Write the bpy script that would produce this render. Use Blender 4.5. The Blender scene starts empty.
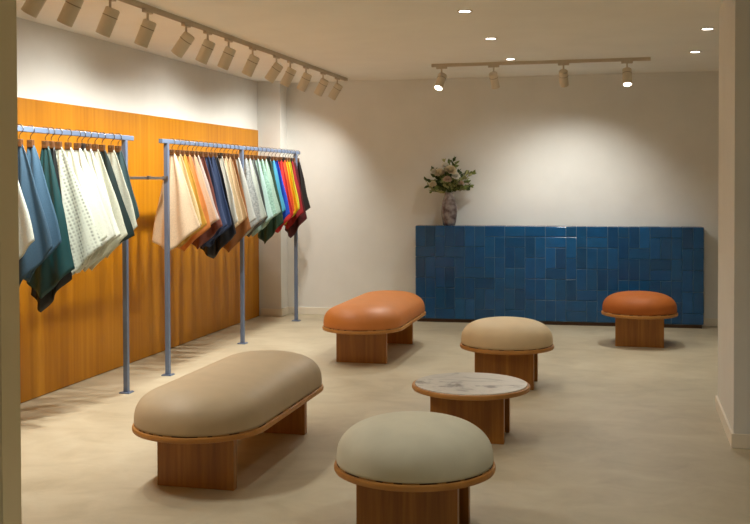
import bpy, bmesh, math, random
from math import pi, sin, cos, radians, atan2, sqrt
from mathutils import Vector, Matrix
random.seed(7)
S = bpy.context.scene
COL = S.collection

# ------------------------------------------------------------------ camera
cd = bpy.data.cameras.new('camera'); cam = bpy.data.objects.new('camera', cd); COL.objects.link(cam)
cd.sensor_width = 36; cd.lens = 1020.12 / 750 * 36
cd.shift_y = -0.0791
cd.clip_start = .05
cam.location = (0, 0, 1.6)
cam.rotation_mode = 'QUATERNION'
cam.rotation_quaternion = (Matrix.Rotation(0.242, 3, 'Z') @ Matrix.Rotation(pi/2 - 0.0205, 3, 'X') @ Matrix.Rotation(-0.0031, 3, 'Z')).to_quaternion()
S.camera = cam

# ------------------------------------------------------------------ world, exposure
w = bpy.data.worlds.new('world'); S.world = w; w.use_nodes = True
w.node_tree.nodes['Background'].inputs[0].default_value = (1, .9, .78, 1)
w.node_tree.nodes['Background'].inputs[1].default_value = .02
S.view_settings.view_transform = 'Standard'; S.view_settings.look = 'None'
S.view_settings.gamma = 1; S.view_settings.use_curve_mapping = False
S.view_settings.exposure = 0.46

# light levels (each lamp's light is made by its own builder below)
WARM = (1.0, .97, .87)
NEUT = (1.0, .99, .93)
W_TRACK = 42; W_ROOM = 32; W_WALL = 66; W_AIM = 70; W_DOWN = 27; W_LOBBY = 62

# ------------------------------------------------------------------ helpers
def lin(c):
    return tuple((x/255/12.92 if x/255 <= .04045 else ((x/255+.055)/1.055)**2.4) for x in c)
def mat(name, rgb, rough=.6, metal=0, **kw):
    m = bpy.data.materials.new(name); m.use_nodes = True
    b = m.node_tree.nodes['Principled BSDF']
    b.inputs['Base Color'].default_value = (*lin(rgb), 1)
    b.inputs['Roughness'].default_value = rough
    b.inputs['Metallic'].default_value = metal
    for k, v in kw.items(): b.inputs[k.replace('_', ' ')].default_value = v
    return m
class NT:
    def __init__(s, m): s.m = m; s.t = m.node_tree; s.b = s.t.nodes['Principled BSDF']
    def n(s, kind, **kw):
        o = s.t.nodes.new(kind)
        for k, v in kw.items():
            if k in o.inputs: o.inputs[k].default_value = v
            else: setattr(o, k, v)
        return o
    def l(s, a, b): s.t.links.new(a, b)
    def coord(s, scale=(1,1,1), rot=(0,0,0), kind='Object'):
        c = s.n('ShaderNodeTexCoord'); m = s.n('ShaderNodeMapping')
        m.inputs['Scale'].default_value = scale; m.inputs['Rotation'].default_value = rot
        s.l(c.outputs[kind], m.inputs[0]); return m.outputs[0]
    def ramp(s, fac, stops):
        r = s.n('ShaderNodeValToRGB'); e = r.color_ramp.elements
        while len(e) < len(stops): e.new(.5)
        for i, (p, c) in enumerate(stops): e[i].position = p; e[i].color = (*lin(c), 1)
        s.l(fac, r.inputs[0]); return r.outputs[0]
    def bump(s, h, strength=.2, dist=.01):
        b = s.n('ShaderNodeBump'); b.inputs['Strength'].default_value = strength; b.inputs['Distance'].default_value = dist
        s.l(h, b.inputs['Height']); s.l(b.outputs[0], s.b.inputs['Normal'])
def wood(name, dark, mid, light, grain='Z', rough=.45, scale=1.0):
    m = mat(name, mid, rough); t = NT(m)
    sc = {'Z': (38, 38, 1.6), 'X': (1.6, 38, 38), 'Y': (38, 1.6, 38)}[grain]
    v = t.coord(tuple(a*scale for a in sc))
    n1 = t.n('ShaderNodeTexNoise', Scale=1.0, Detail=5.0, Roughness=.6); t.l(v, n1.inputs['Vector'])
    v2 = t.coord(tuple(a*.13*scale for a in sc))
    n2 = t.n('ShaderNodeTexNoise', Scale=1.0, Detail=3.0); t.l(v2, n2.inputs['Vector'])
    mx = t.n('ShaderNodeMath', operation='ADD'); t.l(n1.outputs[0], mx.inputs[0]); t.l(n2.outputs[0], mx.inputs[1])
    hf = t.n('ShaderNodeMath', operation='MULTIPLY'); t.l(mx.outputs[0], hf.inputs[0]); hf.inputs[1].default_value = .5
    t.l(t.ramp(hf.outputs[0], [(.32, dark), (.5, mid), (.68, light)]), t.b.inputs['Base Color'])
    t.bump(n1.outputs[0], .08, .002)
    return m
def leather(name, rgb, rough=.5, spec=.5, grain=260, sheen=0.0):
    m = mat(name, rgb, rough); t = NT(m)
    t.b.inputs['Specular IOR Level'].default_value = spec
    v = t.coord((1, 1, 1))
    n = t.n('ShaderNodeTexNoise', Scale=float(grain), Detail=3.0); t.l(v, n.inputs['Vector'])
    n2 = t.n('ShaderNodeTexNoise', Scale=7.0, Detail=3.0); t.l(v, n2.inputs['Vector'])
    lo = tuple(c*.98 for c in rgb); hi = tuple(min(255, c*1.02) for c in rgb)
    t.l(t.ramp(n2.outputs[0], [(.3, lo), (.7, hi)]), t.b.inputs['Base Color'])
    t.bump(n.outputs[0], .12, .0015)
    if sheen: t.b.inputs['Sheen Weight'].default_value = sheen
    return m

def add_box(bm, c, s, rz=0, bevel=0):
    b2 = bmesh.new(); bmesh.ops.create_cube(b2, size=1)
    bmesh.ops.scale(b2, vec=s, verts=b2.verts)
    if bevel: bmesh.ops.bevel(b2, geom=b2.edges[:], offset=bevel, segments=2, affect='EDGES', profile=.5)
    bmesh.ops.rotate(b2, cent=(0,0,0), matrix=Matrix.Rotation(rz, 3, 'Z'), verts=b2.verts)
    bmesh.ops.translate(b2, vec=c, verts=b2.verts)
    merge(bm, b2)
def merge(bm, b2):
    me = bpy.data.meshes.new('t'); b2.to_mesh(me); b2.free(); bm.from_mesh(me); bpy.data.meshes.remove(me)
def add_tube(bm, pts, r, n=8, caps=True, radii=None):
    pts = [Vector(p) for p in pts]; rings = []
    up = None
    for i, p in enumerate(pts):
        t = (pts[min(i+1, len(pts)-1)] - pts[max(i-1, 0)]).normalized()
        if up is None:
            up = Vector((0,0,1)) if abs(t.z) < .9 else Vector((1,0,0))
        a = t.cross(up).normalized(); b = t.cross(a).normalized(); up = -b if False else up
        rr = radii[i] if radii else r
        rings.append([bm.verts.new(p + (a*cos(2*pi*k/n) + b*sin(2*pi*k/n))*rr) for k in range(n)])
    for i in range(len(rings)-1):
        for k in range(n):
            bm.faces.new((rings[i][k], rings[i][(k+1)%n], rings[i+1][(k+1)%n], rings[i+1][k]))
    if caps: bm.faces.new(rings[0]); bm.faces.new(rings[-1])
def add_lathe(bm, prof, n=32, mtx=None, cap=True):
    rings = []
    for r, z in prof:
        ring = []
        for k in range(n):
            v = Vector((r*cos(2*pi*k/n), r*sin(2*pi*k/n), z))
            if mtx: v = mtx @ v
            ring.append(bm.verts.new(v))
        rings.append(ring)
    for i in range(len(rings)-1):
        for k in range(n):
            bm.faces.new((rings[i][k], rings[i][(k+1)%n], rings[i+1][(k+1)%n], rings[i+1][k]))
    if cap: bm.faces.new(rings[0]); bm.faces.new(rings[-1])
def obj(name, bm, m=None, parent=None, smooth=False, loc=None, auto=None):
    bmesh.ops.recalc_face_normals(bm, faces=bm.faces[:])
    me = bpy.data.meshes.new(name); bm.to_mesh(me); bm.free()
    if m: me.materials.append(m)
    if smooth:
        for p in me.polygons: p.use_smooth = True
        if auto: me.set_sharp_from_angle(angle=radians(auto))
    o = bpy.data.objects.new(name, me); COL.objects.link(o)
    if parent: o.parent = parent
    if loc: o.location = loc
    return o
def thing(name, label, cat, loc=(0,0,0), rz=0, group=None):
    o = bpy.data.objects.new(name, None); COL.objects.link(o); o.empty_display_size = .1
    o.location = loc; o.rotation_euler = (0, 0, rz); tag(o, label, cat, group); return o
def tag(o, label, cat, group=None):
    o['label'] = label; o['category'] = cat
    if group: o['group'] = group
    return o
def struct(name, bm, m, **kw):
    o = obj(name, bm, m, **kw); o['kind'] = 'structure'; return o
def box_obj(name, c, s, m, parent=None, bevel=0, **kw):
    bm = bmesh.new(); add_box(bm, c, s, bevel=bevel); return obj(name, bm, m, parent, **kw)

# ------------------------------------------------------------------ setting materials
def plaster(name, rgb, amp=.03, bstr=.12):
    m = mat(name, rgb, .85); t = NT(m); v = t.coord()
    n = t.n('ShaderNodeTexNoise', Scale=2.2, Detail=4.0, Roughness=.6); t.l(v, n.inputs['Vector'])
    lo = tuple(c*(1-amp) for c in rgb); hi = tuple(min(255, c*(1+amp)) for c in rgb)
    t.l(t.ramp(n.outputs[0], [(.3, lo), (.7, hi)]), t.b.inputs['Base Color'])
    n2 = t.n('ShaderNodeTexNoise', Scale=60.0, Detail=3.0); t.l(v, n2.inputs['Vector'])
    t.bump(n2.outputs[0], bstr, .003); return m
M_WALL = plaster('wall_plaster', (228, 227, 222), .015, .05)
M_CEIL = plaster('ceiling_plaster', (240, 237, 228), .01, .04)
M_BASE = mat('baseboard_paint', (236, 228, 212), .5)
mf = mat('microcement_floor', (200, 186, 160), .42); t = NT(mf)
v = t.coord((1, .7, 1), (0, 0, .5))
n1 = t.n('ShaderNodeTexNoise', Scale=1.5, Detail=7.0, Roughness=.62, Distortion=.6); t.l(v, n1.inputs['Vector'])
v2 = t.coord((1.0, 1.5, 1), (0, 0, -.7))
n2 = t.n('ShaderNodeTexNoise', Scale=2.6, Detail=6.0, Roughness=.65, Distortion=.8); t.l(v2, n2.inputs['Vector'])
ad = t.n('ShaderNodeMath', operation='ADD'); t.l(n1.outputs[0], ad.inputs[0]); t.l(n2.outputs[0], ad.inputs[1])
hv = t.n('ShaderNodeMath', operation='MULTIPLY'); t.l(ad.outputs[0], hv.inputs[0]); hv.inputs[1].default_value = .5
t.l(t.ramp(hv.outputs[0], [(.34, (170, 158, 132)), (.5, (186, 174, 148)), (.66, (197, 187, 162))]), t.b.inputs['Base Color'])
mr = t.n('ShaderNodeMapRange'); mr.inputs['To Min'].default_value = .34; mr.inputs['To Max'].default_value = .6
t.l(n1.outputs[0], mr.inputs[0]); t.l(mr.outputs[0], t.b.inputs['Roughness'])
t.bump(hv.outputs[0], .06, .004)
M_FLOOR = mf

# ------------------------------------------------------------------ setting
YB = 11.76; H = 2.8; XW = -4.29; XR = 2.7; YF = -1.6
def wallbox(name, x0, x1, y0, y1, z0, z1, m):
    bm = bmesh.new(); add_box(bm, ((x0+x1)/2, (y0+y1)/2, (z0+z1)/2), (x1-x0, y1-y0, z1-z0)); return struct(name, bm, m)
wallbox('floor', XW-.1, XR+.1, YF-.1, YB+.1, -.1, 0, M_FLOOR)
wallbox('ceiling', XW-.1, XR+.1, YF-.1, YB+.1, H, H+.1, M_CEIL)
wallbox('wall_left', XW-.1, XW, YF, YB, 0, H, M_WALL)
wallbox('wall_right', XR, XR+.1, YF, YB, 0, H, M_WALL)
wallbox('wall_back', XW-.1, XR+.1, YB, YB+.1, 0, H, M_WALL)
wallbox('wall_front', XW-.1, XR+.1, YF-.1, YF, 0, H, M_WALL)
wallbox('wall_corner', XW, -4.0, 11.52, YB, 0, H, M_WALL)            # slim boxed-in column in the far corner
wallbox('wall_pier', .624, XR, 6.42, 7.52, 0, H, M_WALL)             # stub wall at the right
wallbox('wall_doorway', XW, -2.076, 3.07, 3.18, 0, H, mat('doorway_paint', (236, 222, 184), .7))          # wall end the picture is taken past
for n_, (x0, x1, y0, y1) in dict(baseboard_back=(-4.0, XR, YB-.014, YB), baseboard_corner=(XW+.03, -3.986, 11.506, 11.52),
        baseboard_column=(-4.0, -3.986, 11.52, YB-.014), baseboard_pier=(.610, XR, 6.406, 6.42),
        baseboard_reveal=(.610, .624, 6.42, 7.534), baseboard_right=(XR-.014, XR, 7.62, YB-.014)).items():
    bm = bmesh.new(); add_box(bm, ((x0+x1)/2, (y0+y1)/2, .043), (x1-x0, y1-y0, .086), bevel=.003); struct(n_, bm, M_BASE)

# ------------------------------------------------------------------ wood wall panel
mp = mat('honey_veneer', (214, 140, 48), .42); t = NT(mp)
v = t.coord((1, 22, .55)); n1 = t.n('ShaderNodeTexNoise', Scale=1.0, Detail=6.0, Roughness=.62, Distortion=.3); t.l(v, n1.inputs['Vector'])
v = t.coord((1, 2.6, .35)); n2 = t.n('ShaderNodeTexNoise', Scale=1.0, Detail=2.0); t.l(v, n2.inputs['Vector'])
ad = t.n('ShaderNodeMath', operation='ADD'); t.l(n1.outputs[0], ad.inputs[0]); t.l(n2.outputs[0], ad.inputs[1])
hv = t.n('ShaderNodeMath', operation='MULTIPLY'); t.l(ad.outputs[0], hv.inputs[0]); hv.inputs[1].default_value = .5
wc = t.ramp(hv.outputs[0], [(.33, (160, 98, 0)), (.5, (180, 116, 8)), (.68, (194, 132, 24))])
v = t.coord((1, 1, 1)); vo = t.n('ShaderNodeTexVoronoi', Scale=1.6); t.l(v, vo.inputs['Vector'])
kn = t.n('ShaderNodeMapRange'); kn.inputs['From Min'].default_value = .0; kn.inputs['From Max'].default_value = .05
t.l(vo.outputs['Distance'], kn.inputs[0])
mx = t.n('ShaderNodeMix', data_type='RGBA'); mx.inputs[6].default_value = (*lin((150, 82, 20)), 1)
t.l(kn.outputs[0], mx.inputs[0]); t.l(wc, mx.inputs[7]); t.l(mx.outputs[2], t.b.inputs['Base Color'])
mp.node_tree.nodes['Principled BSDF'].inputs['Specular IOR Level'].default_value = .25
M_PANEL = mp
pn = box_obj('wall_panel', ((XW-4.255)/2, (3.2+11.46)/2, 2.2167/2+.002), (-4.255-XW-.001, 11.46-3.2, 2.2127), M_PANEL, bevel=.003)
tag(pn, 'honey orange wood veneer panel covering the lower left wall behind the clothes rails', 'wall panel')

# ------------------------------------------------------------------ garment rails
M_RAIL = mat('blue_grey_powder_coat', (108, 124, 152), .4, .2)
M_DARKMETAL = mat('grey_bracket_metal', (120, 112, 108), .4, .7)
XRL = -3.694; ZR = 1.9565
def rack(label, ys, y0, y1):
    r = thing('garment_rail', label, 'clothes rail', (XRL, ys[0], 0))
    bm = bmesh.new(); add_box(bm, (0, (y0+y1)/2-ys[0], ZR-.0175), (.035, y1-y0, .035), bevel=.003)
    obj('top_rail', bm, M_RAIL, r)
    for y in ys:
        bm = bmesh.new(); add_box(bm, (0, y-ys[0], (ZR-.035)/2+.004), (.036, .036, ZR-.035-.008), bevel=.003)
        p = obj('post', bm, M_RAIL, r)
        bm = bmesh.new(); add_box(bm, (0, y-ys[0], .004), (.085, .085, .008), bevel=.002)
        for a in (-1, 1):
            for b in (-1, 1): add_lathe(bm, [(.006, .008), (.006, .011), (.003, .012)], 8, Matrix.Translation((a*.031, y-ys[0]+b*.031, 0)))
        obj('foot_plate', bm, M_RAIL, p)
    return r
rack('blue-grey steel clothes rail nearest the camera, hung with blue, teal and white swatches', (7.055, 5.36), 5.2, 7.175)
rack('long blue-grey steel clothes rail at the back, hung with the rainbow run of swatches', (7.78, 9.473, 11.163), 7.67, 11.29)
bm = bmesh.new(); add_box(bm, (XRL, (7.075+7.76)/2, 1.635), (.016, .685, .022), bevel=.002)
for y in (7.08, 7.755): add_box(bm, (XRL, y, 1.635), (.05, .012, .034), bevel=.002)
tb = obj('tie_bar', bm, M_DARKMETAL); tag(tb, 'thin grey metal bar joining the two clothes rails', 'bar')
bm = bmesh.new(); add_box(bm, (0, 0, 0), (.02, .035, .03), bevel=.004)
cl = obj('clamp_knob', bm, M_DARKMETAL, tb, loc=(XRL+.012, 7.43, 1.638))

# ------------------------------------------------------------------ hangers and swatches
M_HOOK = mat('hook_wire', (120, 112, 104), .3, .9)
M_CLAMP = wood('hanger_wood', (70, 44, 24), (98, 62, 32), (124, 82, 42), 'X')
M_CLAMPD = mat('dark_clamp', (34, 28, 26), .5)
def hook_mesh():
    bm = bmesh.new(); pts = []
    for k in range(15):
        a = radians(-35 + 235*k/14); pts.append((.0285*cos(a), 0, .0285*sin(a) - .0195))
    pts = pts[::-1]; pts = pts + [(.012, 0, -.045), (0, 0, -.06), (0, 0, -.078)]
    add_tube(bm, pts, .0028, 6); me = bpy.data.meshes.new('hook')
    bmesh.ops.recalc_face_normals(bm, faces=bm.faces[:])
    bm.to_mesh(me); bm.free(); me.materials.append(M_HOOK)
    for p in me.polygons: p.use_smooth = True
    return me
HOOK = hook_mesh()
def clamp_meshes():
    out = []
    for s in (-1, 1):
        bm = bmesh.new(); add_box(bm, (0, s*.0085, -.106), (.042, .012, .05), bevel=.004)
        me = bpy.data.meshes.new('jaw'); bm.to_mesh(me); bm.free(); out.append(me)
    bm = bmesh.new(); add_lathe(bm, [(.006, -.016), (.008, -.015), (.008, .015), (.006, .016)], 12, Matrix.Translation((0,0,-.094)) @ Matrix.Rotation(pi/2, 4, 'X'))
    bmesh.ops.recalc_face_normals(bm, faces=bm.faces[:])
    me = bpy.data.meshes.new('screw'); bm.to_mesh(me); bm.free(); me.materials.append(M_HOOK); out.append(me)
    return out
J0, J1, SCR = clamp_meshes()
JD0, JD1 = J0.copy(), J1.copy()
for a in (J0, J1): a.materials.append(M_CLAMP)
for a in (JD0, JD1): a.materials.append(M_CLAMPD)
def hanger(y, desc, dark, group):
    h = thing('clamp_hanger', ('dark' if dark else 'wooden') + ' clamp hanger gripping the ' + desc, 'hanger', (XRL, y, ZR), 0, group)
    for nm, me in (('hook', HOOK), ('jaw', JD0 if dark else J0), ('jaw', JD1 if dark else J1), ('screw', SCR)):
        o = bpy.data.objects.new(nm, me); COL.objects.link(o); o.parent = h
def fabric(name, rgb, kind='plain'):
    m = mat(name, rgb, .75 if kind != 'leather' else .5); t = NT(m)
    v = t.coord()
    if kind == 'dots':
        v = t.coord((40, 40, 40), (0, .4, 0)); vo = t.n('ShaderNodeTexVoronoi', Scale=1.0); vo.inputs['Randomness'].default_value = .12; t.l(v, vo.inputs['Vector'])
        t.l(t.ramp(vo.outputs['Distance'], [(.12, tuple(c*.68 for c in rgb)), (.5, rgb)]), t.b.inputs['Base Color'])
        t.bump(vo.outputs['Distance'], .5, .004)
    else:
        n = t.n('ShaderNodeTexNoise', Scale=9.0 if kind == 'leather' else 160.0, Detail=4.0); t.l(v, n.inputs['Vector'])
        k = .06 if kind != 'mottle' else .14
        if kind == 'mottle': n.inputs['Scale'].default_value = 60.0
        t.l(t.ramp(n.outputs[0], [(.35, tuple(c*(1-k) for c in rgb)), (.65, tuple(min(255, c*(1+k*.6)) for c in rgb))]), t.b.inputs['Base Color'])
        t.bump(n.outputs[0], .06, .001)
    return m
def swatch(y, rgb, label, kind='plain', L=.84, W=.21, off=0.0, rc=.75, under=None, group=None, dark=False, name='fabric_swatch', drop=0.0):
    """a square of cloth gripped at one corner fold: it widens to two side corners and ends in a low point"""
    rnd = random.Random(int(y*1000)); NU, NV = 26, 30
    ztop = -.118
    TL, TR = (-.024, ztop), (.024, ztop)
    R = (W*1.04 + off, ztop - L*rc); B = (-.035 + off + drop, ztop - L); Lf = (-W*.92 + off, ztop - L*.90)
    ph = rnd.uniform(0, 6.28); k1 = rnd.uniform(2.0, 2.8); amp = .020; tilt = rnd.uniform(-.10, .10)
    bm = bmesh.new(); grid = []
    for j in range(NV+1):
        v_ = j/NV; row = []
        for i in range(NU+1):
            u = i/NU
            # bottom edge is the polyline Lf - B - R
            ub = .42
            if u < ub: bx = Lf[0] + (B[0]-Lf[0])*u/ub; bz = Lf[1] + (B[1]-Lf[1])*u/ub
            else:
                q = (u-ub)/(1-ub); bx = B[0] + (R[0]-B[0])*q; bz = B[1] + (R[1]-B[1])*q
            tx = TL[0] + (TR[0]-TL[0])*u
            e = v_**.88
            x = tx + (bx-tx)*e; z = ztop + (bz-ztop)*v_
            a = amp*(.30 + .9*v_) * (1 if v_ > .02 else .3)
            yy = a*sin(k1*2*pi*u + ph + .8*v_) + .35*a*sin(5.3*pi*u + ph*2)
            yy += tilt*x*v_*.8
            # side edges roll back a little
            yy += .035*v_*(abs(2*u-1)**3)
            x += .006*sin(9*v_ + ph)*v_
            row.append(bm.verts.new((x, yy, z)))
        grid.append(row)
    for j in range(NV):
        for i in range(NU): bm.faces.new((grid[j][i], grid[j][i+1], grid[j+1][i+1], grid[j+1][i]))
    me = bpy.data.meshes.new(name); bm.to_mesh(me); bm.free()
    me.materials.append(fabric(label.split(' swatch')[0][:40], rgb, kind))
    for p in me.polygons: p.use_smooth = True
    o = bpy.data.objects.new(name, me); COL.objects.link(o); o.location = (XRL, y, ZR)
    so = o.modifiers.new('thickness', 'SOLIDIFY'); so.thickness = .004; so.offset = 0
    if under:
        me.materials.append(mat('underside', under, .8)); so.material_offset = 0
    tag(o, label, 'fabric swatch', group)
    return o
G1 = 'fabric and leather swatches on the near rail'; G2 = 'fabric and leather swatches on the far rail'
# y, colour, kind, length, half width, short name, label
near = [
 (5.50, (222, 224, 214), 'plain', .84, .21, 0, 'off-white swatch cut by the left edge of the view', 'off-white fabric swatch half hidden at the left edge of the view'),
 (5.675, (56, 86, 110), 'plain', .92, .21, 0, 'steel blue swatch at the left edge of the view', 'steel blue fabric swatch, leftmost blue one on the near rail'),
 (6.04, (12, 18, 22), 'leather', 1.10, .15, -.05, 'near-black long swatch', 'near-black leather swatch whose point hangs lowest on the near rail'),
 (5.80, (62, 96, 122), 'plain', .88, .185, 0, 'brighter steel blue swatch', 'brighter steel blue fabric swatch just left of the dark teal one'),
 (5.97, (20, 66, 70), 'leather', 1.0, .18, 0, 'dark teal leather swatch', 'dark teal leather swatch hanging left of the dotted white one'),
 (6.13, (216, 219, 206), 'dots', .94, .25, .05, 'dotted white swatch', 'off-white swatch with a woven dot pattern, widest on the near rail'),
 (6.25, (222, 224, 210), 'plain', .87, .23, .03, 'white swatch right behind the dotted one', 'plain ivory fabric swatch right behind the dotted white one'),
 (6.368, (226, 226, 216), 'plain', .87, .22, .02, 'second plain white swatch behind the dotted one', 'chalk white fabric swatch, second behind the dotted white one'),
 (6.434, (214, 214, 200), 'plain', .87, .21, .02, 'greyish white swatch in a dark clamp', 'greyish white fabric swatch held by a dark clamp mid-way along the near rail'),
 (6.516, (230, 230, 218), 'plain', .87, .21, .01, 'white swatch fourth behind the dotted one', 'bright white fabric swatch, fourth behind the dotted white one'),
 (6.614, (220, 218, 202), 'plain', .87, .22, .01, 'warm white swatch in front of the dark green one', 'warm white fabric swatch directly in front of the dark green one on the near rail'),
 (6.714, (24, 46, 48), 'leather', .78, .21, 0, 'dark green leather swatch', 'dark green leather swatch between two white ones near the right end of the near rail'),
 (6.847, (222, 222, 206), 'plain', .80, .20, 0, 'last white swatch of the near rail', 'ivory fabric swatch nearest the right post of the near rail'),
 (6.954, (52, 78, 84), 'plain', .70, .14, 0, 'slate teal swatch beside the post', 'slate teal fabric swatch at the right end of the near rail beside the post'),
]
far = [
 (7.886, (226, 202, 172), 'plain', .82, .215, 0, 'cream swatch at the near end of the far rail', 'cream fabric swatch, leftmost on the far rail and fully spread out'),
 (8.003, (214, 194, 146), 'plain', .80, .21, 0, 'pale straw swatch', 'pale straw fabric swatch, second from the left on the far rail'),
 (8.09, (196, 150, 60), 'leather', .80, .20, 0, 'ochre swatch', 'ochre yellow leather swatch behind the pale straw one'),
 (8.19, (206, 130, 66), 'leather', .84, .20, 0, 'tan orange swatch', 'tan orange leather swatch left of the pinkish beige one'),
 (8.30, (206, 170, 140), 'plain', .76, .20, 0, 'pinkish beige swatch', 'pinkish beige fabric swatch just left of the mauve brown one'),
 (8.376, (176, 160, 152), 'plain', .76, .20, 0, 'light taupe grey swatch', 'light taupe grey swatch wedged between pinkish beige and mauve brown'),
 (8.485, (112, 62, 52), 'leather', .84, .20, 0, 'mauve brown swatch', 'mauve brown leather swatch left of the navy ones'),
 (8.597, (40, 56, 92), 'plain', .84, .20, 0, 'first navy swatch', 'navy blue fabric swatch directly right of the mauve brown one'),
 (8.711, (44, 62, 98), 'plain', .84, .20, 0, 'denim blue swatch', 'denim blue fabric swatch between navy and charcoal'),
 (8.80, (22, 24, 32), 'leather', .95, .215, 0, 'charcoal swatch', 'charcoal leather swatch left of the bright white one on the far rail'),
 (8.92, (232, 228, 218), 'plain', .80, .20, 0, 'bright white swatch of the far rail', 'bright white fabric swatch, the only pure white one on the far rail'),
 (9.021, (214, 192, 158), 'plain', .80, .20, 0, 'light sand swatch', 'light sand fabric swatch right of the bright white one'),
 (9.12, (196, 168, 132), 'plain', .76, .20, 0, 'darker sand swatch', 'darker sand fabric swatch, third right of the charcoal one'),
 (9.23, (136, 88, 46), 'leather', .92, .20, 0, 'caramel brown swatch', 'caramel brown leather swatch left of the middle post of the far rail'),
 (9.34, (184, 184, 178), 'plain', .80, .20, 0, 'pale grey swatch left of the middle post', 'pale grey fabric swatch just in front of the middle post'),
 (9.54, (160, 166, 166), 'mottle', .82, .20, 0, 'stone grey swatch', 'mottled stone grey swatch just behind the middle post'),
 (9.65, (190, 196, 188), 'plain', .78, .20, 0, 'light grey swatch', 'light grey fabric swatch between stone grey and dark grey'),
 (9.75, (92, 98, 98), 'plain', .80, .20, 0, 'dark grey swatch', 'dark grey fabric swatch left of the pale aqua one'),
 (9.88, (176, 206, 200), 'plain', .80, .20, 0, 'pale aqua swatch', 'pale aqua fabric swatch right of the dark grey one'),
 (10.00, (150, 190, 176), 'mottle', .76, .20, 0, 'mint green swatch', 'mottled mint green swatch right of the pale aqua one'),
 (10.12, (176, 204, 190), 'plain', .74, .20, 0, 'pale sage swatch', 'pale sage fabric swatch left of the dark green one on the far rail'),
 (10.25, (40, 66, 50), 'leather', .90, .20, 0, 'dark bottle green swatch', 'dark bottle green leather swatch left of the sky blue one'),
 (10.36, (70, 160, 196), 'plain', .72, .165, 0, 'sky blue swatch', 'sky blue fabric swatch between bottle green and cobalt'),
 (10.47, (20, 72, 190), 'plain', .78, .215, 0, 'cobalt blue swatch', 'cobalt blue fabric swatch left of the red ones'),
 (10.61, (214, 52, 50), 'plain', .80, .20, 0, 'bright red swatch', 'bright red fabric swatch directly right of the cobalt blue one'),
 (10.72, (224, 98, 42), 'plain', .74, .18, 0, 'orange swatch', 'orange fabric swatch between bright red and yellow'),
 (10.81, (240, 190, 30), 'plain', .72, .20, 0, 'yellow swatch', 'yellow fabric swatch right of the orange one'),
 (10.90, (200, 196, 50), 'plain', .72, .19, 0, 'lime yellow swatch', 'lime yellow fabric swatch left of the crimson one'),
 (10.99, (150, 26, 32), 'plain', .78, .20, 0, 'crimson swatch', 'crimson fabric swatch, last red one on the far rail'),
 (11.08, (74, 20, 26), 'leather', .88, .20, 0, 'oxblood swatch', 'oxblood leather swatch left of the black one beside the end post'),
 (11.235, (30, 26, 28), 'leather', .72, .19, 0, 'black swatch past the end post', 'black leather swatch at the far right end of the far rail'),
]
for rows, G, GH in ((near, G1, 'clamp hangers on the near rail'), (far, G2, 'clamp hangers on the far rail')):
    for (y, c, kind, L, W, off, short, label) in rows:
        dk = 'dark clamp' in short or 'bright white swatch' in short or 'crimson' in short or 'orange swatch' == short or 'bottle green' in short
        if rows is near and y == 6.434: label = 'greyish white fabric swatch held by a dark clamp mid-way along the near rail'
        hanger(y, short, dk, GH)
        if min(c) > 175: c = tuple(int(k*f) for k, f in zip(c, (.93, .95, .95)))
        if rows is far: W *= 1 - .11*(y-7.886)
        swatch(y, c, label, kind, L, W, off, rc=(.80 if kind == 'leather' else .70) if rows is near else .745, group=G, name='leather_swatch' if kind == 'leather' else 'fabric_swatch')

# ------------------------------------------------------------------ seats and table
M_SLAB = wood('walnut_slab', (124, 76, 22), (156, 100, 32), (182, 124, 48), 'Z', .4)
M_RIM = wood('oak_ply_rim', (160, 106, 48), (182, 126, 60), (198, 144, 76), 'X', .45, .5)
M_STITCH = mat('dashed_welt', (110, 80, 46), .8); t = NT(M_STITCH)
v = t.coord((28, 28, 1)); n = t.n('ShaderNodeTexNoise', Scale=1.0, Detail=0.0); t.l(v, n.inputs['Vector'])
t.l(t.ramp(n.outputs[0], [(.46, (78, 54, 30)), (.52, (170, 130, 78))]), t.b.inputs['Base Color'])
def ring(r, hl, n=24):
    pts = []
    for k in range(n+1): a = pi*k/n; pts.append((r*cos(a), hl + r*sin(a)))
    for k in range(n+1): a = pi + pi*k/n; pts.append((r*cos(a), -hl + r*sin(a)))
    if hl == 0: pts = pts[:n] + pts[n+1:-1]
    return pts
def stadium(bm, prof, R, hl, n=24):
    """prof: list of (inset, z) closed top and bottom; the first and last rings are capped"""
    rings = []
    for ins, z in prof: rings.append([bm.verts.new((x, y, z)) for x, y in ring(max(R-ins, .004), hl, n)])
    m = len(rings[0])
    for i in range(len(rings)-1):
        for k in range(m): bm.faces.new((rings[i][k], rings[i][(k+1)%m], rings[i+1][(k+1)%m], rings[i+1][k]))
    bm.faces.new(rings[0]); bm.faces.new(rings[-1])
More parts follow.
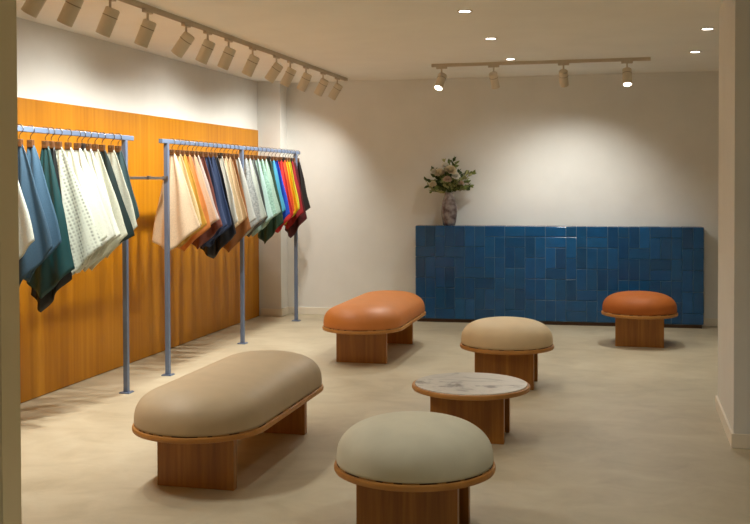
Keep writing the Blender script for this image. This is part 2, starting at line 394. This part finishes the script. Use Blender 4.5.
def seat(name, cat, label, x, y, hl, leathermat, hc=.225, R=.365, slab_off=None, zr=.29, expo=2.95, stitch=False, rimmat=None, wd=.455, sx=0, marble=None):
    t = thing(name, label, cat, (x, y, 0))
    rt = .030
    bm = bmesh.new(); stadium(bm, [(.012, zr), (.003, zr+.003), (0, zr+.009), (0, zr+rt-.008), (.003, zr+rt-.002), (.008, zr+rt)], R, hl, 32)
    obj('wooden_rim', bm, rimmat or M_RIM, t, smooth=True, auto=40)
    so = slab_off
    for s in (-1, 1):
        bm = bmesh.new(); add_box(bm, (sx, s*so, zr/2), (wd, .05, zr), bevel=.003); obj('slab_leg', bm, M_SLAB, t)
    if marble:
        bm = bmesh.new(); stadium(bm, [(.018, zr+.012), (.018, zr+rt+.004), (.020, zr+rt+.006)], R, hl, 40)
        obj('marble_top', bm, marble, t, smooth=True, auto=40)
    else:
        z0 = zr+rt; prof = [(.020, z0-.002), (.016, z0+.004)]
        Rc = R-.010
        zb = z0+.02
        prof += [(.011, z0+.012)]
        N = 26; hh = hc-.02
        for k in range(0, N):
            a = (pi/2)*k/N
            d = Rc*cos(a)**(2/expo); z = zb + hh*sin(a)**(2/(expo-.3))
            prof.append((R-d, z))
        prof.append((R-.006, zb+hh))
        bm = bmesh.new(); stadium(bm, prof, R, hl, 32)
        bmesh.ops.remove_doubles(bm, verts=bm.verts, dist=.0004)
        c = obj('cushion', bm, leathermat, t, smooth=True)
        bm = bmesh.new(); per = ring(R-.015, hl, 32); m_ = len(per); rr = .0032; rows = []
        for i in range(m_):
            p, a_, b_ = Vector(per[i]), Vector(per[i-1]), Vector(per[(i+1) % m_]); tn = (b_-a_).normalized(); nn = Vector((tn.y, -tn.x))
            rows.append([bm.verts.new((p.x+nn.x*rr*cos(q*pi/3), p.y+nn.y*rr*cos(q*pi/3), z0+.003+rr*sin(q*pi/3))) for q in range(6)])
        for i in range(m_):
            for q in range(6): bm.faces.new((rows[i][q], rows[i][(q+1) % 6], rows[(i+1) % m_][(q+1) % 6], rows[(i+1) % m_][q]))
        obj('welt', bm, M_STITCH, c, smooth=True)
    return t
L_TAUPE = leather('taupe_leather', (188, 168, 138), .5, .35)
L_COGNAC = leather('cognac_leather', (200, 122, 54), .5, .6)
L_BEIGE = leather('beige_nubuck', (214, 192, 156), .6, .3)
L_GREIGE = leather('grey_green_bouclé'.replace('é', 'e'), (208, 205, 186), .8, .2, 180)
L_CHEST = leather('chestnut_velour', (172, 94, 34), .6, .3, 260, 0)
mm = mat('veined_marble', (226, 220, 210), .18); t = NT(mm)
v = t.coord((2.2, 3.4, 1), (0, 0, .5)); n = t.n('ShaderNodeTexNoise', Scale=1.3, Detail=8.0, Roughness=.6, Distortion=1.6); t.l(v, n.inputs['Vector'])
t.l(t.ramp(n.outputs[0], [(.34, (158, 154, 150)), (.42, (200, 196, 190)), (.47, (222, 218, 210)), (.57, (226, 221, 213)), (.62, (208, 204, 197)), (.68, (228, 222, 214))]), t.b.inputs['Base Color'])
seat('upholstered_bench', 'bench', 'long taupe leather bench with rounded ends on wooden slab legs, at the front left', -2.206, 5.55, .495, L_TAUPE, slab_off=.60, hc=.204, sx=.016, wd=.43, zr=.289)
seat('upholstered_bench', 'bench', 'long cognac orange leather bench with rounded ends, in front of the blue tiled counter', -2.275, 9.27, .50, L_COGNAC, slab_off=.56, hc=.20)
seat('round_pouf', 'pouf', 'round beige leather pouf on wooden slabs, right behind the marble table', -.917, 8.04, 0, L_BEIGE, R=.369, slab_off=.17, hc=.20)
seat('round_pouf', 'pouf', 'round pale grey-green fabric pouf at the front, nearest the camera', -.938, 4.54, 0, L_GREIGE, expo=2.75, R=.368, slab_off=.16, hc=.205)
seat('round_pouf', 'pouf', 'round chestnut brown pouf standing right of the counter centre at the back right', .122, 10.30, 0, L_CHEST, slab_off=.16, hc=.195)
seat('coffee_table', 'table', 'low round table with a white veined marble top in a wooden rim', -.95, 6.35, 0, None, R=.37, slab_off=.15, zr=.298, marble=mm)

# ------------------------------------------------------------------ tiled counter
def counter():
    A = Vector((-2.34, 11.40, 0)); B = Vector((.81, 11.52, 0)); ang = atan2(B.y-A.y, B.x-A.x); Wd = (B-A).length; Ht = 1.097; D = .215
    c = thing('tiled_counter', 'long counter clad in glossy deep blue tiles along the back wall', 'counter', A, ang)
    M_G = mat('tile_grout', (88, 118, 138), .8)
    M_PL = mat('dark_plinth', (74, 48, 30), .6)
    bm = bmesh.new(); add_box(bm, (Wd/2, D/2, (Ht+.04)/2-.004), (Wd-.012, D-.012, Ht-.04-.008)); obj('body', bm, M_G, c)
    bm = bmesh.new(); add_box(bm, (Wd/2, D/2+.008, .0205), (Wd-.03, D-.03, .041)); obj('plinth', bm, M_PL, c)
    m = bpy.data.materials.new('blue_glazed_tile'); m.use_nodes = True; t = NT(m)
    t.b.inputs['Roughness'].default_value = .2
    at = t.n('ShaderNodeAttribute', attribute_name='tilecol')
    v = t.coord(); n = t.n('ShaderNodeTexNoise', Scale=9.0, Detail=3.0); t.l(v, n.inputs['Vector'])
    mr = t.n('ShaderNodeMapRange'); mr.inputs['To Min'].default_value = .75; mr.inputs['To Max'].default_value = 1.25; t.l(n.outputs[0], mr.inputs[0])
    vm = t.n('ShaderNodeVectorMath', operation='SCALE'); t.l(at.outputs['Color'], vm.inputs[0]); t.l(mr.outputs[0], vm.inputs['Scale'])
    t.l(vm.outputs[0], t.b.inputs['Base Color'])
    n3 = t.n('ShaderNodeTexNoise', Scale=14.0, Detail=2.0); t.l(v, n3.inputs['Vector'])
    t.bump(n3.outputs[0], .18, .006)
    rnd = random.Random(3)
    def tiles(name, nx, ny, U, V, put, seed):
        """domino tiling of an nx x ny grid of half tiles"""
        rnd = random.Random(seed); used = set(); dom = []
        for j in range(ny):
            for i in range(nx):
                if (i, j) in used: continue
                opts = []
                if i+1 < nx and (i+1, j) not in used: opts.append((2, 1))
                if j+1 < ny and (i, j+1) not in used: opts += [(1, 2)]*3
                # keep runs of like tiles, as laid
                w_, h_ = rnd.choice(opts) if opts else (1, 1)
                for a in range(w_):
                    for b in range(h_): used.add((i+a, j+b))
                dom.append((i, j, w_, h_))
        bm = bmesh.new(); lay = bm.loops.layers.float_color.new('tilecol')
        us, vs = U/nx, V/ny
        for (i, j, w_, h_) in dom:
            g = .0028; x0, x1, z0, z1 = i*us+g, (i+w_)*us-g, j*vs+g, (j+h_)*vs-g
            th = .006 + rnd.uniform(-.0006, .0006); bv = .0035
            k = rnd.choice((.8, .9, .95, 1, 1, 1.05, 1.12, 1.25)); hue = rnd.uniform(-.12, .12)
            cb = lin((18, 76, 122)); colr = (cb[0]*k*(1+hue), cb[1]*k, cb[2]*k*(1-hue*.5), 1)
            tx, tz = rnd.uniform(-.0009, .0009), rnd.uniform(-.0009, .0009)
            lo = [bm.verts.new(put(x, z, 0)) for x, z in ((x0, z0), (x1, z0), (x1, z1), (x0, z1))]
            mid = [bm.verts.new(put(x, z, th-.003)) for x, z in ((x0, z0), (x1, z0), (x1, z1), (x0, z1))]
            hi = [bm.verts.new(put(x, z, th + sx*tx + sz*tz)) for x, z, sx, sz in ((x0+bv, z0+bv, -1, -1), (x1-bv, z0+bv, 1, -1), (x1-bv, z1-bv, 1, 1), (x0+bv, z1-bv, -1, 1))]
            fs = [bm.faces.new(hi)]
            for q in range(4):
                fs.append(bm.faces.new((lo[q], lo[(q+1)%4], mid[(q+1)%4], mid[q])))
                fs.append(bm.faces.new((mid[q], mid[(q+1)%4], hi[(q+1)%4], hi[q])))
            for f in fs:
                for lp in f.loops: lp[lay] = colr
        bmesh.ops.recalc_face_normals(bm, faces=bm.faces[:])
        me = bpy.data.meshes.new(name); bm.to_mesh(me); bm.free(); me.materials.append(m)
        o = bpy.data.objects.new(name, me); COL.objects.link(o); o.parent = c
    z0 = .042
    tiles('front_tiles', 28, 9, Wd, Ht-z0, lambda x, z, d: (x, .006-d, z0+z), 5)
    tiles('top_tiles', 28, 2, Wd, D, lambda x, z, d: (x, z, Ht-.006+d), 8)
    tiles('side_tiles', 2, 9, D, Ht-z0, lambda x, z, d: (.006-d, x, z0+z), 9)
    tiles('side_tiles', 2, 9, D, Ht-z0, lambda x, z, d: (Wd-.006+d, x, z0+z), 10)
    return c
counter()

# ------------------------------------------------------------------ vase with bouquet
VX, VY, VZ = -1.972, 11.53, 1.1005
def vase():
    m = bpy.data.materials.new('smoky_rose_glass'); m.use_nodes = True; b = m.node_tree.nodes['Principled BSDF']
    b.inputs['Base Color'].default_value = (*lin((146, 122, 116)), 1); b.inputs['Roughness'].default_value = .12
    b.inputs['Transmission Weight'].default_value = .45; b.inputs['IOR'].default_value = 1.45
    t = NT(m); vv = t.coord(); nn = t.n('ShaderNodeTexNoise', Scale=16.0, Detail=3.0); t.l(vv, nn.inputs['Vector'])
    t.l(t.ramp(nn.outputs[0], [(.38, (112, 92, 88)), (.62, (182, 170, 166))]), b.inputs['Base Color'])
    v = thing('glass_vase', 'smoky rose glass vase standing at the left end of the blue counter', 'vase', (VX, VY, VZ))
    outer = [(.060, 0), (.070, .006), (.076, .03), (.086, .10), (.092, .16), (.090, .21), (.078, .27), (.060, .315), (.050, .345), (.050, .365), (.056, .375)]
    inner = [(r-.005, z) for r, z in outer[::-1] if z > .02] + [(.060, .028)]
    bm = bmesh.new(); add_lathe(bm, outer + inner, 40); obj('glass_body', bm, m, v, smooth=True)
    bm = bmesh.new(); add_lathe(bm, [(.052, .024), (.061, .029), (.066, .045), (.054, .05)], 28)
    obj('dark_water', bm, mat('dark_base_glass', (52, 34, 36), .15), v, smooth=True, auto=30)
    bm = bmesh.new()
    rnd = random.Random(5)
    for k in range(9):
        a = rnd.uniform(0, 6.28); add_tube(bm, [(.045*cos(a), .045*sin(a), .05), (.02*cos(a+2), .02*sin(a+2), .2), (.03*cos(a+3), .03*sin(a+3), .37)], .004, 6)
    st = obj('flower_stems', bm, mat('stem_green', (70, 78, 40), .6), v)
def bouquet():
    rnd = random.Random(11)
    b = thing('bouquet', 'loose bouquet of cream flowers and green leaves in the glass vase', 'bouquet', (VX, VY, VZ+.36))
    G1m = mat('leaf_green', (116, 132, 72), .55); G2m = mat('dark_leaf_green', (62, 82, 42), .6); G3m = mat('pale_leaf_green', (170, 172, 116), .6)
    bms = bmesh.new(); leafs = [bmesh.new() for _ in range(3)]
    def leaf(bm, p, d, L, W):
        d = d.normalized(); s = d.cross(Vector((rnd.uniform(-1,1), rnd.uniform(-1,1), rnd.uniform(-1,1)))).normalized(); n_ = d.cross(s)
        prev = None
        for i in range(6):
            q = i/5; wd = W*sin(pi*min(1, q*.92+.06))**.8; c = p + d*L*q + n_*(-.25*L*q*q)
            r_ = [bm.verts.new(c - s*wd + n_*wd*.3), bm.verts.new(c), bm.verts.new(c + s*wd + n_*wd*.3)]
            if prev:
                bm.faces.new((prev[0], prev[1], r_[1], r_[0])); bm.faces.new((prev[1], prev[2], r_[2], r_[1]))
            prev = r_
    tips = [(-.27, .0, .10), (-.30, .02, .17), (-.23, -.03, .03), (-.2, .03, .22), (-.12, -.03, .28), (-.05, .03, .33), (.0, .0, .40), (-.06, -.02, .41),
            (.05, .02, .42), (.09, -.03, .38), (.12, .03, .27), (.2, -.02, .2), (.27, .03, .26), (.31, .0, .25), (.24, -.03, .15), (.20, .03, .06), (.27, .0, .1),
            (-.15, .05, .12), (.1, .06, .15), (-.05, -.08, .16), (.06, -.08, .2), (0, .08, .25), (-.1, -.08, .24), (.15, -.06, .1), (-.17, -.05, .16)]
    tips = [(x*.86, min(y, .06), z*.88) for x, y, z in tips]
    tips += [(rnd.uniform(-.2, .2), rnd.uniform(-.1, .08), rnd.uniform(.06, .27)) for _ in range(22)]
    for tp in tips:
        tp = Vector(tp); p0 = Vector((rnd.uniform(-.02,.02), rnd.uniform(-.02,.02), 0)); midp = Vector((tp.x*.35, tp.y*.35, tp.z*.6+.02))
        pts = []
        for k in range(8):
            q = k/7; pts.append(p0*(1-q)**2 + midp*2*q*(1-q) + tp*q*q)
        add_tube(bms, pts, .0022, 5)
        col_ = rnd.choice((0, 0, 1, 1, 2))
        for k in range(2, 8):
            for s in range(3):
                d = (pts[k]-pts[k-1]).normalized() + Vector((rnd.uniform(-1,1), rnd.uniform(-.8,.8), rnd.uniform(-.6,.9)))*.9
                leaf(leafs[(col_ + (rnd.random() < .25)) % 3], pts[k], d, rnd.uniform(.035, .07), rnd.uniform(.011, .019))
    obj('bouquet_stems', bms, G2m, b)
    for bm_, m_, nm in zip(leafs, (G1m, G2m, G3m), ('green_foliage', 'dark_foliage', 'pale_foliage')): obj(nm, bm_, m_, b, smooth=True)
    F = mat('cream_petals', (222, 208, 176), .6); F2 = mat('white_petals', (232, 228, 214), .6); F3 = mat('blush_petals', (206, 176, 150), .6)
    for (x, y, z, r, m_) in ((-.08, -.10, .22, .07, F), (.03, -.11, .25, .075, F), (.09, -.09, .19, .055, F2), (-.15, -.07, .24, .05, F2), (0, -.12, .15, .055, F3), (-.17, -.08, .10, .045, F), (.15, -.08, .11, .04, F3), (-.03, -.06, .31, .05, F2)):
        bm = bmesh.new()
        for ly in range(4):
            npet = 5 + ly
            for k in range(npet):
                a = 2*pi*k/npet + ly*.5; tilt = .2 + ly*.38
                d = Vector((sin(tilt)*cos(a), sin(tilt)*sin(a), cos(tilt))); s = Vector((-sin(a), cos(a), 0))
                prev = None
                for i in range(5):
                    q = i/4; wd = r*.42*sin(pi*min(1, .15+q*.72)); c = d*r*q
                    row = [bm.verts.new(c - s*wd + Vector((0,0,wd*.3))), bm.verts.new(c), bm.verts.new(c + s*wd + Vector((0,0,wd*.3)))]
                    if prev: bm.faces.new((prev[0], prev[1], row[1], row[0])); bm.faces.new((prev[1], prev[2], row[2], row[1]))
                    prev = row
        R_ = Matrix.Rotation(rnd.uniform(.4, .9), 3, 'X') @ Matrix.Rotation(rnd.uniform(-.5, .5), 3, 'Y')
        bmesh.ops.rotate(bm, cent=(0,0,0), matrix=R_, verts=bm.verts)
        obj('blossom', bm, m_, b, smooth=True, loc=(x, y, z))
vase(); bouquet()

# ------------------------------------------------------------------ track lights
M_TRK = mat('off_white_track', (198, 184, 162), .5)
M_HEAD = mat('off_white_lamp_body', (212, 200, 178), .5)
M_BAND = mat('lamp_ring', (150, 136, 112), .5)
def emis(name, rgb, s):
    m = bpy.data.materials.new(name); m.use_nodes = True; b = m.node_tree.nodes['Principled BSDF']
    b.inputs['Base Color'].default_value = (.8, .8, .8, 1)
    b.inputs['Emission Color'].default_value = (*rgb, 1); b.inputs['Emission Strength'].default_value = s; return m
M_LENS = emis('lit_lens', (1, .93, .82), 9)
def track(label, x, y, length, horizontal_x):
    t = thing('light_track', label, 'light track', (x, y, H))
    s = (length, .034, .03) if horizontal_x else (.034, length, .03)
    bm = bmesh.new()
    for sg in (-1, 1):
        o = (0, sg*.0135, -.015) if horizontal_x else (sg*.0135, 0, -.015)
        add_box(bm, o, ((length, .007, .03) if horizontal_x else (.007, length, .03)))
    add_box(bm, (0, 0, -.006), (length, .027, .012) if horizontal_x else (.027, length, .012))
    obj('track_profile', bm, M_TRK, t)
    for sg in (-1, 1):
        o = (sg*length/2, 0, -.015) if horizontal_x else (0, sg*length/2, -.015)
        bm = bmesh.new(); add_box(bm, o, (.012, .036, .032) if horizontal_x else (.036, .012, .032)); obj('end_cap', bm, M_TRK, t)
def head(label, group, x, y, aim, power, size, blend, along_x, color, L=.178, R=.047, soft=.022, rec=.055):
    """aim = direction the lamp points to"""
    t = thing('track_spotlight', label, 'spotlight', (x, y, H-.03), 0, group)
    bm = bmesh.new(); add_box(bm, (0, 0, -.011), (.11, .03, .022) if along_x else (.03, .11, .022), bevel=.003); obj('adapter', bm, M_TRK, t)
    bm = bmesh.new(); add_tube(bm, [(0, 0, -.02), (0, 0, -.115)], .008, 10); add_lathe(bm, [(.013, -.125), (.013, -.10)], 12); obj('stem', bm, M_TRK, t, smooth=True, auto=40)
    d = Vector(aim).normalized(); q = d.to_track_quat('Z', 'Y').to_matrix().to_4x4()
    base = Vector((0, 0, -.120)) - d*.03
    mt = Matrix.Translation(base) @ q
    bm = bmesh.new(); add_lathe(bm, [(R-.008, -.02), (R, -.012), (R, L-.02), (R-.004, L-.018), (R-.006, L-.022), (R-.008, L-.07)], 28, mt)
    hd = obj('lamp_housing', bm, M_HEAD, t, smooth=True, auto=35)
    bm = bmesh.new(); add_lathe(bm, [(R+.0005, .030), (R+.002, .031), (R+.002, .035), (R+.0005, .036)], 28, mt, cap=False); obj('ring_seam', bm, M_BAND, hd)
    bm = bmesh.new(); add_lathe(bm, [(R-.009, L-.003-rec), (R-.009, L-rec), (R-.02, L+.003-rec)], 24, mt); obj('lens', bm, M_LENS, hd)
    ld = bpy.data.lights.new('spot', 'SPOT'); ld.energy = power; ld.spot_size = radians(size); ld.spot_blend = blend; ld.color = color; ld.shadow_soft_size = soft
    lo = bpy.data.objects.new('spot_light', ld); COL.objects.link(lo); lo.parent = t
    lo.matrix_local = Matrix.Translation(base + d*(L-.012)) @ (-d).to_track_quat('Z', 'Y').to_matrix().to_4x4()
    return t
XT = -3.16
track('long off-white ceiling track carrying the row of spotlights over the clothes rails', XT, (4.2+11.42)/2, 11.42-4.2, False)
ORD = ['nearest the camera, at the top left corner', 'second from the camera', 'third from the camera', 'fourth from the camera', 'fifth from the camera', 'sixth from the camera', 'seventh and middle one from the camera',
       'sixth from the far end', 'fifth from the far end', 'fourth from the far end', 'third from the far end', 'second from the far end', 'at the far end of the track']
hy = [(5.07, 33, 0), (5.42, 27, 0), (5.86, 24, 0), (6.377, 24, .02), (7.0, 38, .03), (7.40, 26, 0), (7.83, 25, 0), (8.38, 27, .03), (9.0, 36, 0), (9.40, 28, 0), (9.90, 28, .1), (10.50, 31, .14), (11.05, 33, .08)]
for i, (y, a, dy) in enumerate(hy):
    head('off-white cylinder spotlight over the clothes rails, ' + ORD[i], 'spotlights on the long track', XT, y, (-sin(radians(a)), dy-.03, -cos(radians(a))), W_TRACK*(2.0 if i == 1 else .95), 137, 1.0, False, WARM if i % 2 else NEUT)
for y, sx in ((4.45, .6), (4.15, .8)):
    head('off-white spotlight on the long track, out of view and turned to the room', 'spotlights out of view on the long track', XT, y, (sx, .25, -1), W_ROOM, 110, 1.0, False, NEUT)
track('short off-white ceiling track in front of the back wall above the blue counter', (-1.932+.216)/2, 10.29, 2.148, True)
head('spotlight with a glowing lens at the left end of the short track', 'spotlights on the short track', -1.836, 10.29, (-.22, -.62, -1), W_AIM, 100, .8, True, NEUT, .17, .045, rec=.019)
head('dim spotlight second from the left on the short track', 'spotlights on the short track', -1.304, 10.29, (.12, .60, -1), W_WALL*.35, 115, 1.0, True, NEUT, .165, .042)
head('spotlight third from the left on the short track, aimed at the wall', 'spotlights on the short track', -.611, 10.29, (.02, .80, -1), W_WALL, 90, 1.0, True, NEUT, .165, .045)
head('spotlight with a glowing lens at the right end of the short track', 'spotlights on the short track', 0, 10.29, (.04, -.42, -1), W_AIM, 100, .8, True, NEUT, .17, .045, rec=.019)

def downlight(label, group, x, y, power):
    t = thing('recessed_downlight', label, 'downlight', (x, y, H), 0, group)
    bm = bmesh.new(); add_lathe(bm, [(.040, -.001), (.055, -.001), (.055, -.004), (.050, -.006), (.040, -.004)], 32, cap=False); obj('trim_ring', bm, M_TRK, t, smooth=True, auto=30)
    bm = bmesh.new(); add_lathe(bm, [(.041, -.001), (.041, -.0035)], 28); obj('lens', bm, M_LENS, t)
    ld = bpy.data.lights.new('spot', 'SPOT'); ld.energy = power; ld.spot_size = radians(110); ld.spot_blend = 1; ld.color = WARM; ld.shadow_soft_size = .035
    lo = bpy.data.objects.new('spot_light', ld); COL.objects.link(lo); lo.parent = t; lo.location = (0, 0, -.012)
for (lb, x, y) in (('recessed downlight nearest the top edge above the marble table', -1.11, 7.15), ('recessed downlight, middle one of the left row', -1.11, 8.57), ('recessed downlight closest to the left part of the short track', -1.11, 10.06),
                   ('recessed downlight at the right, nearer the camera', .615, 8.47), ('recessed downlight at the right, nearer the back wall', .615, 9.95)):
    downlight(lb, 'recessed downlights in the ceiling', x, y, W_DOWN)
for (x, y) in ((-1.11, 5.70), (.0, 4.3), (-.4, 1.2)):  # the two nearest the camera are added, unseen, to light foreground and doorway
    downlight('unseen recessed downlight above the top edge of the view', 'recessed downlights out of view', x, y, W_DOWN*.6 if y > 5 else (W_LOBBY*.7 if y > 4 else W_LOBBY*3.2))
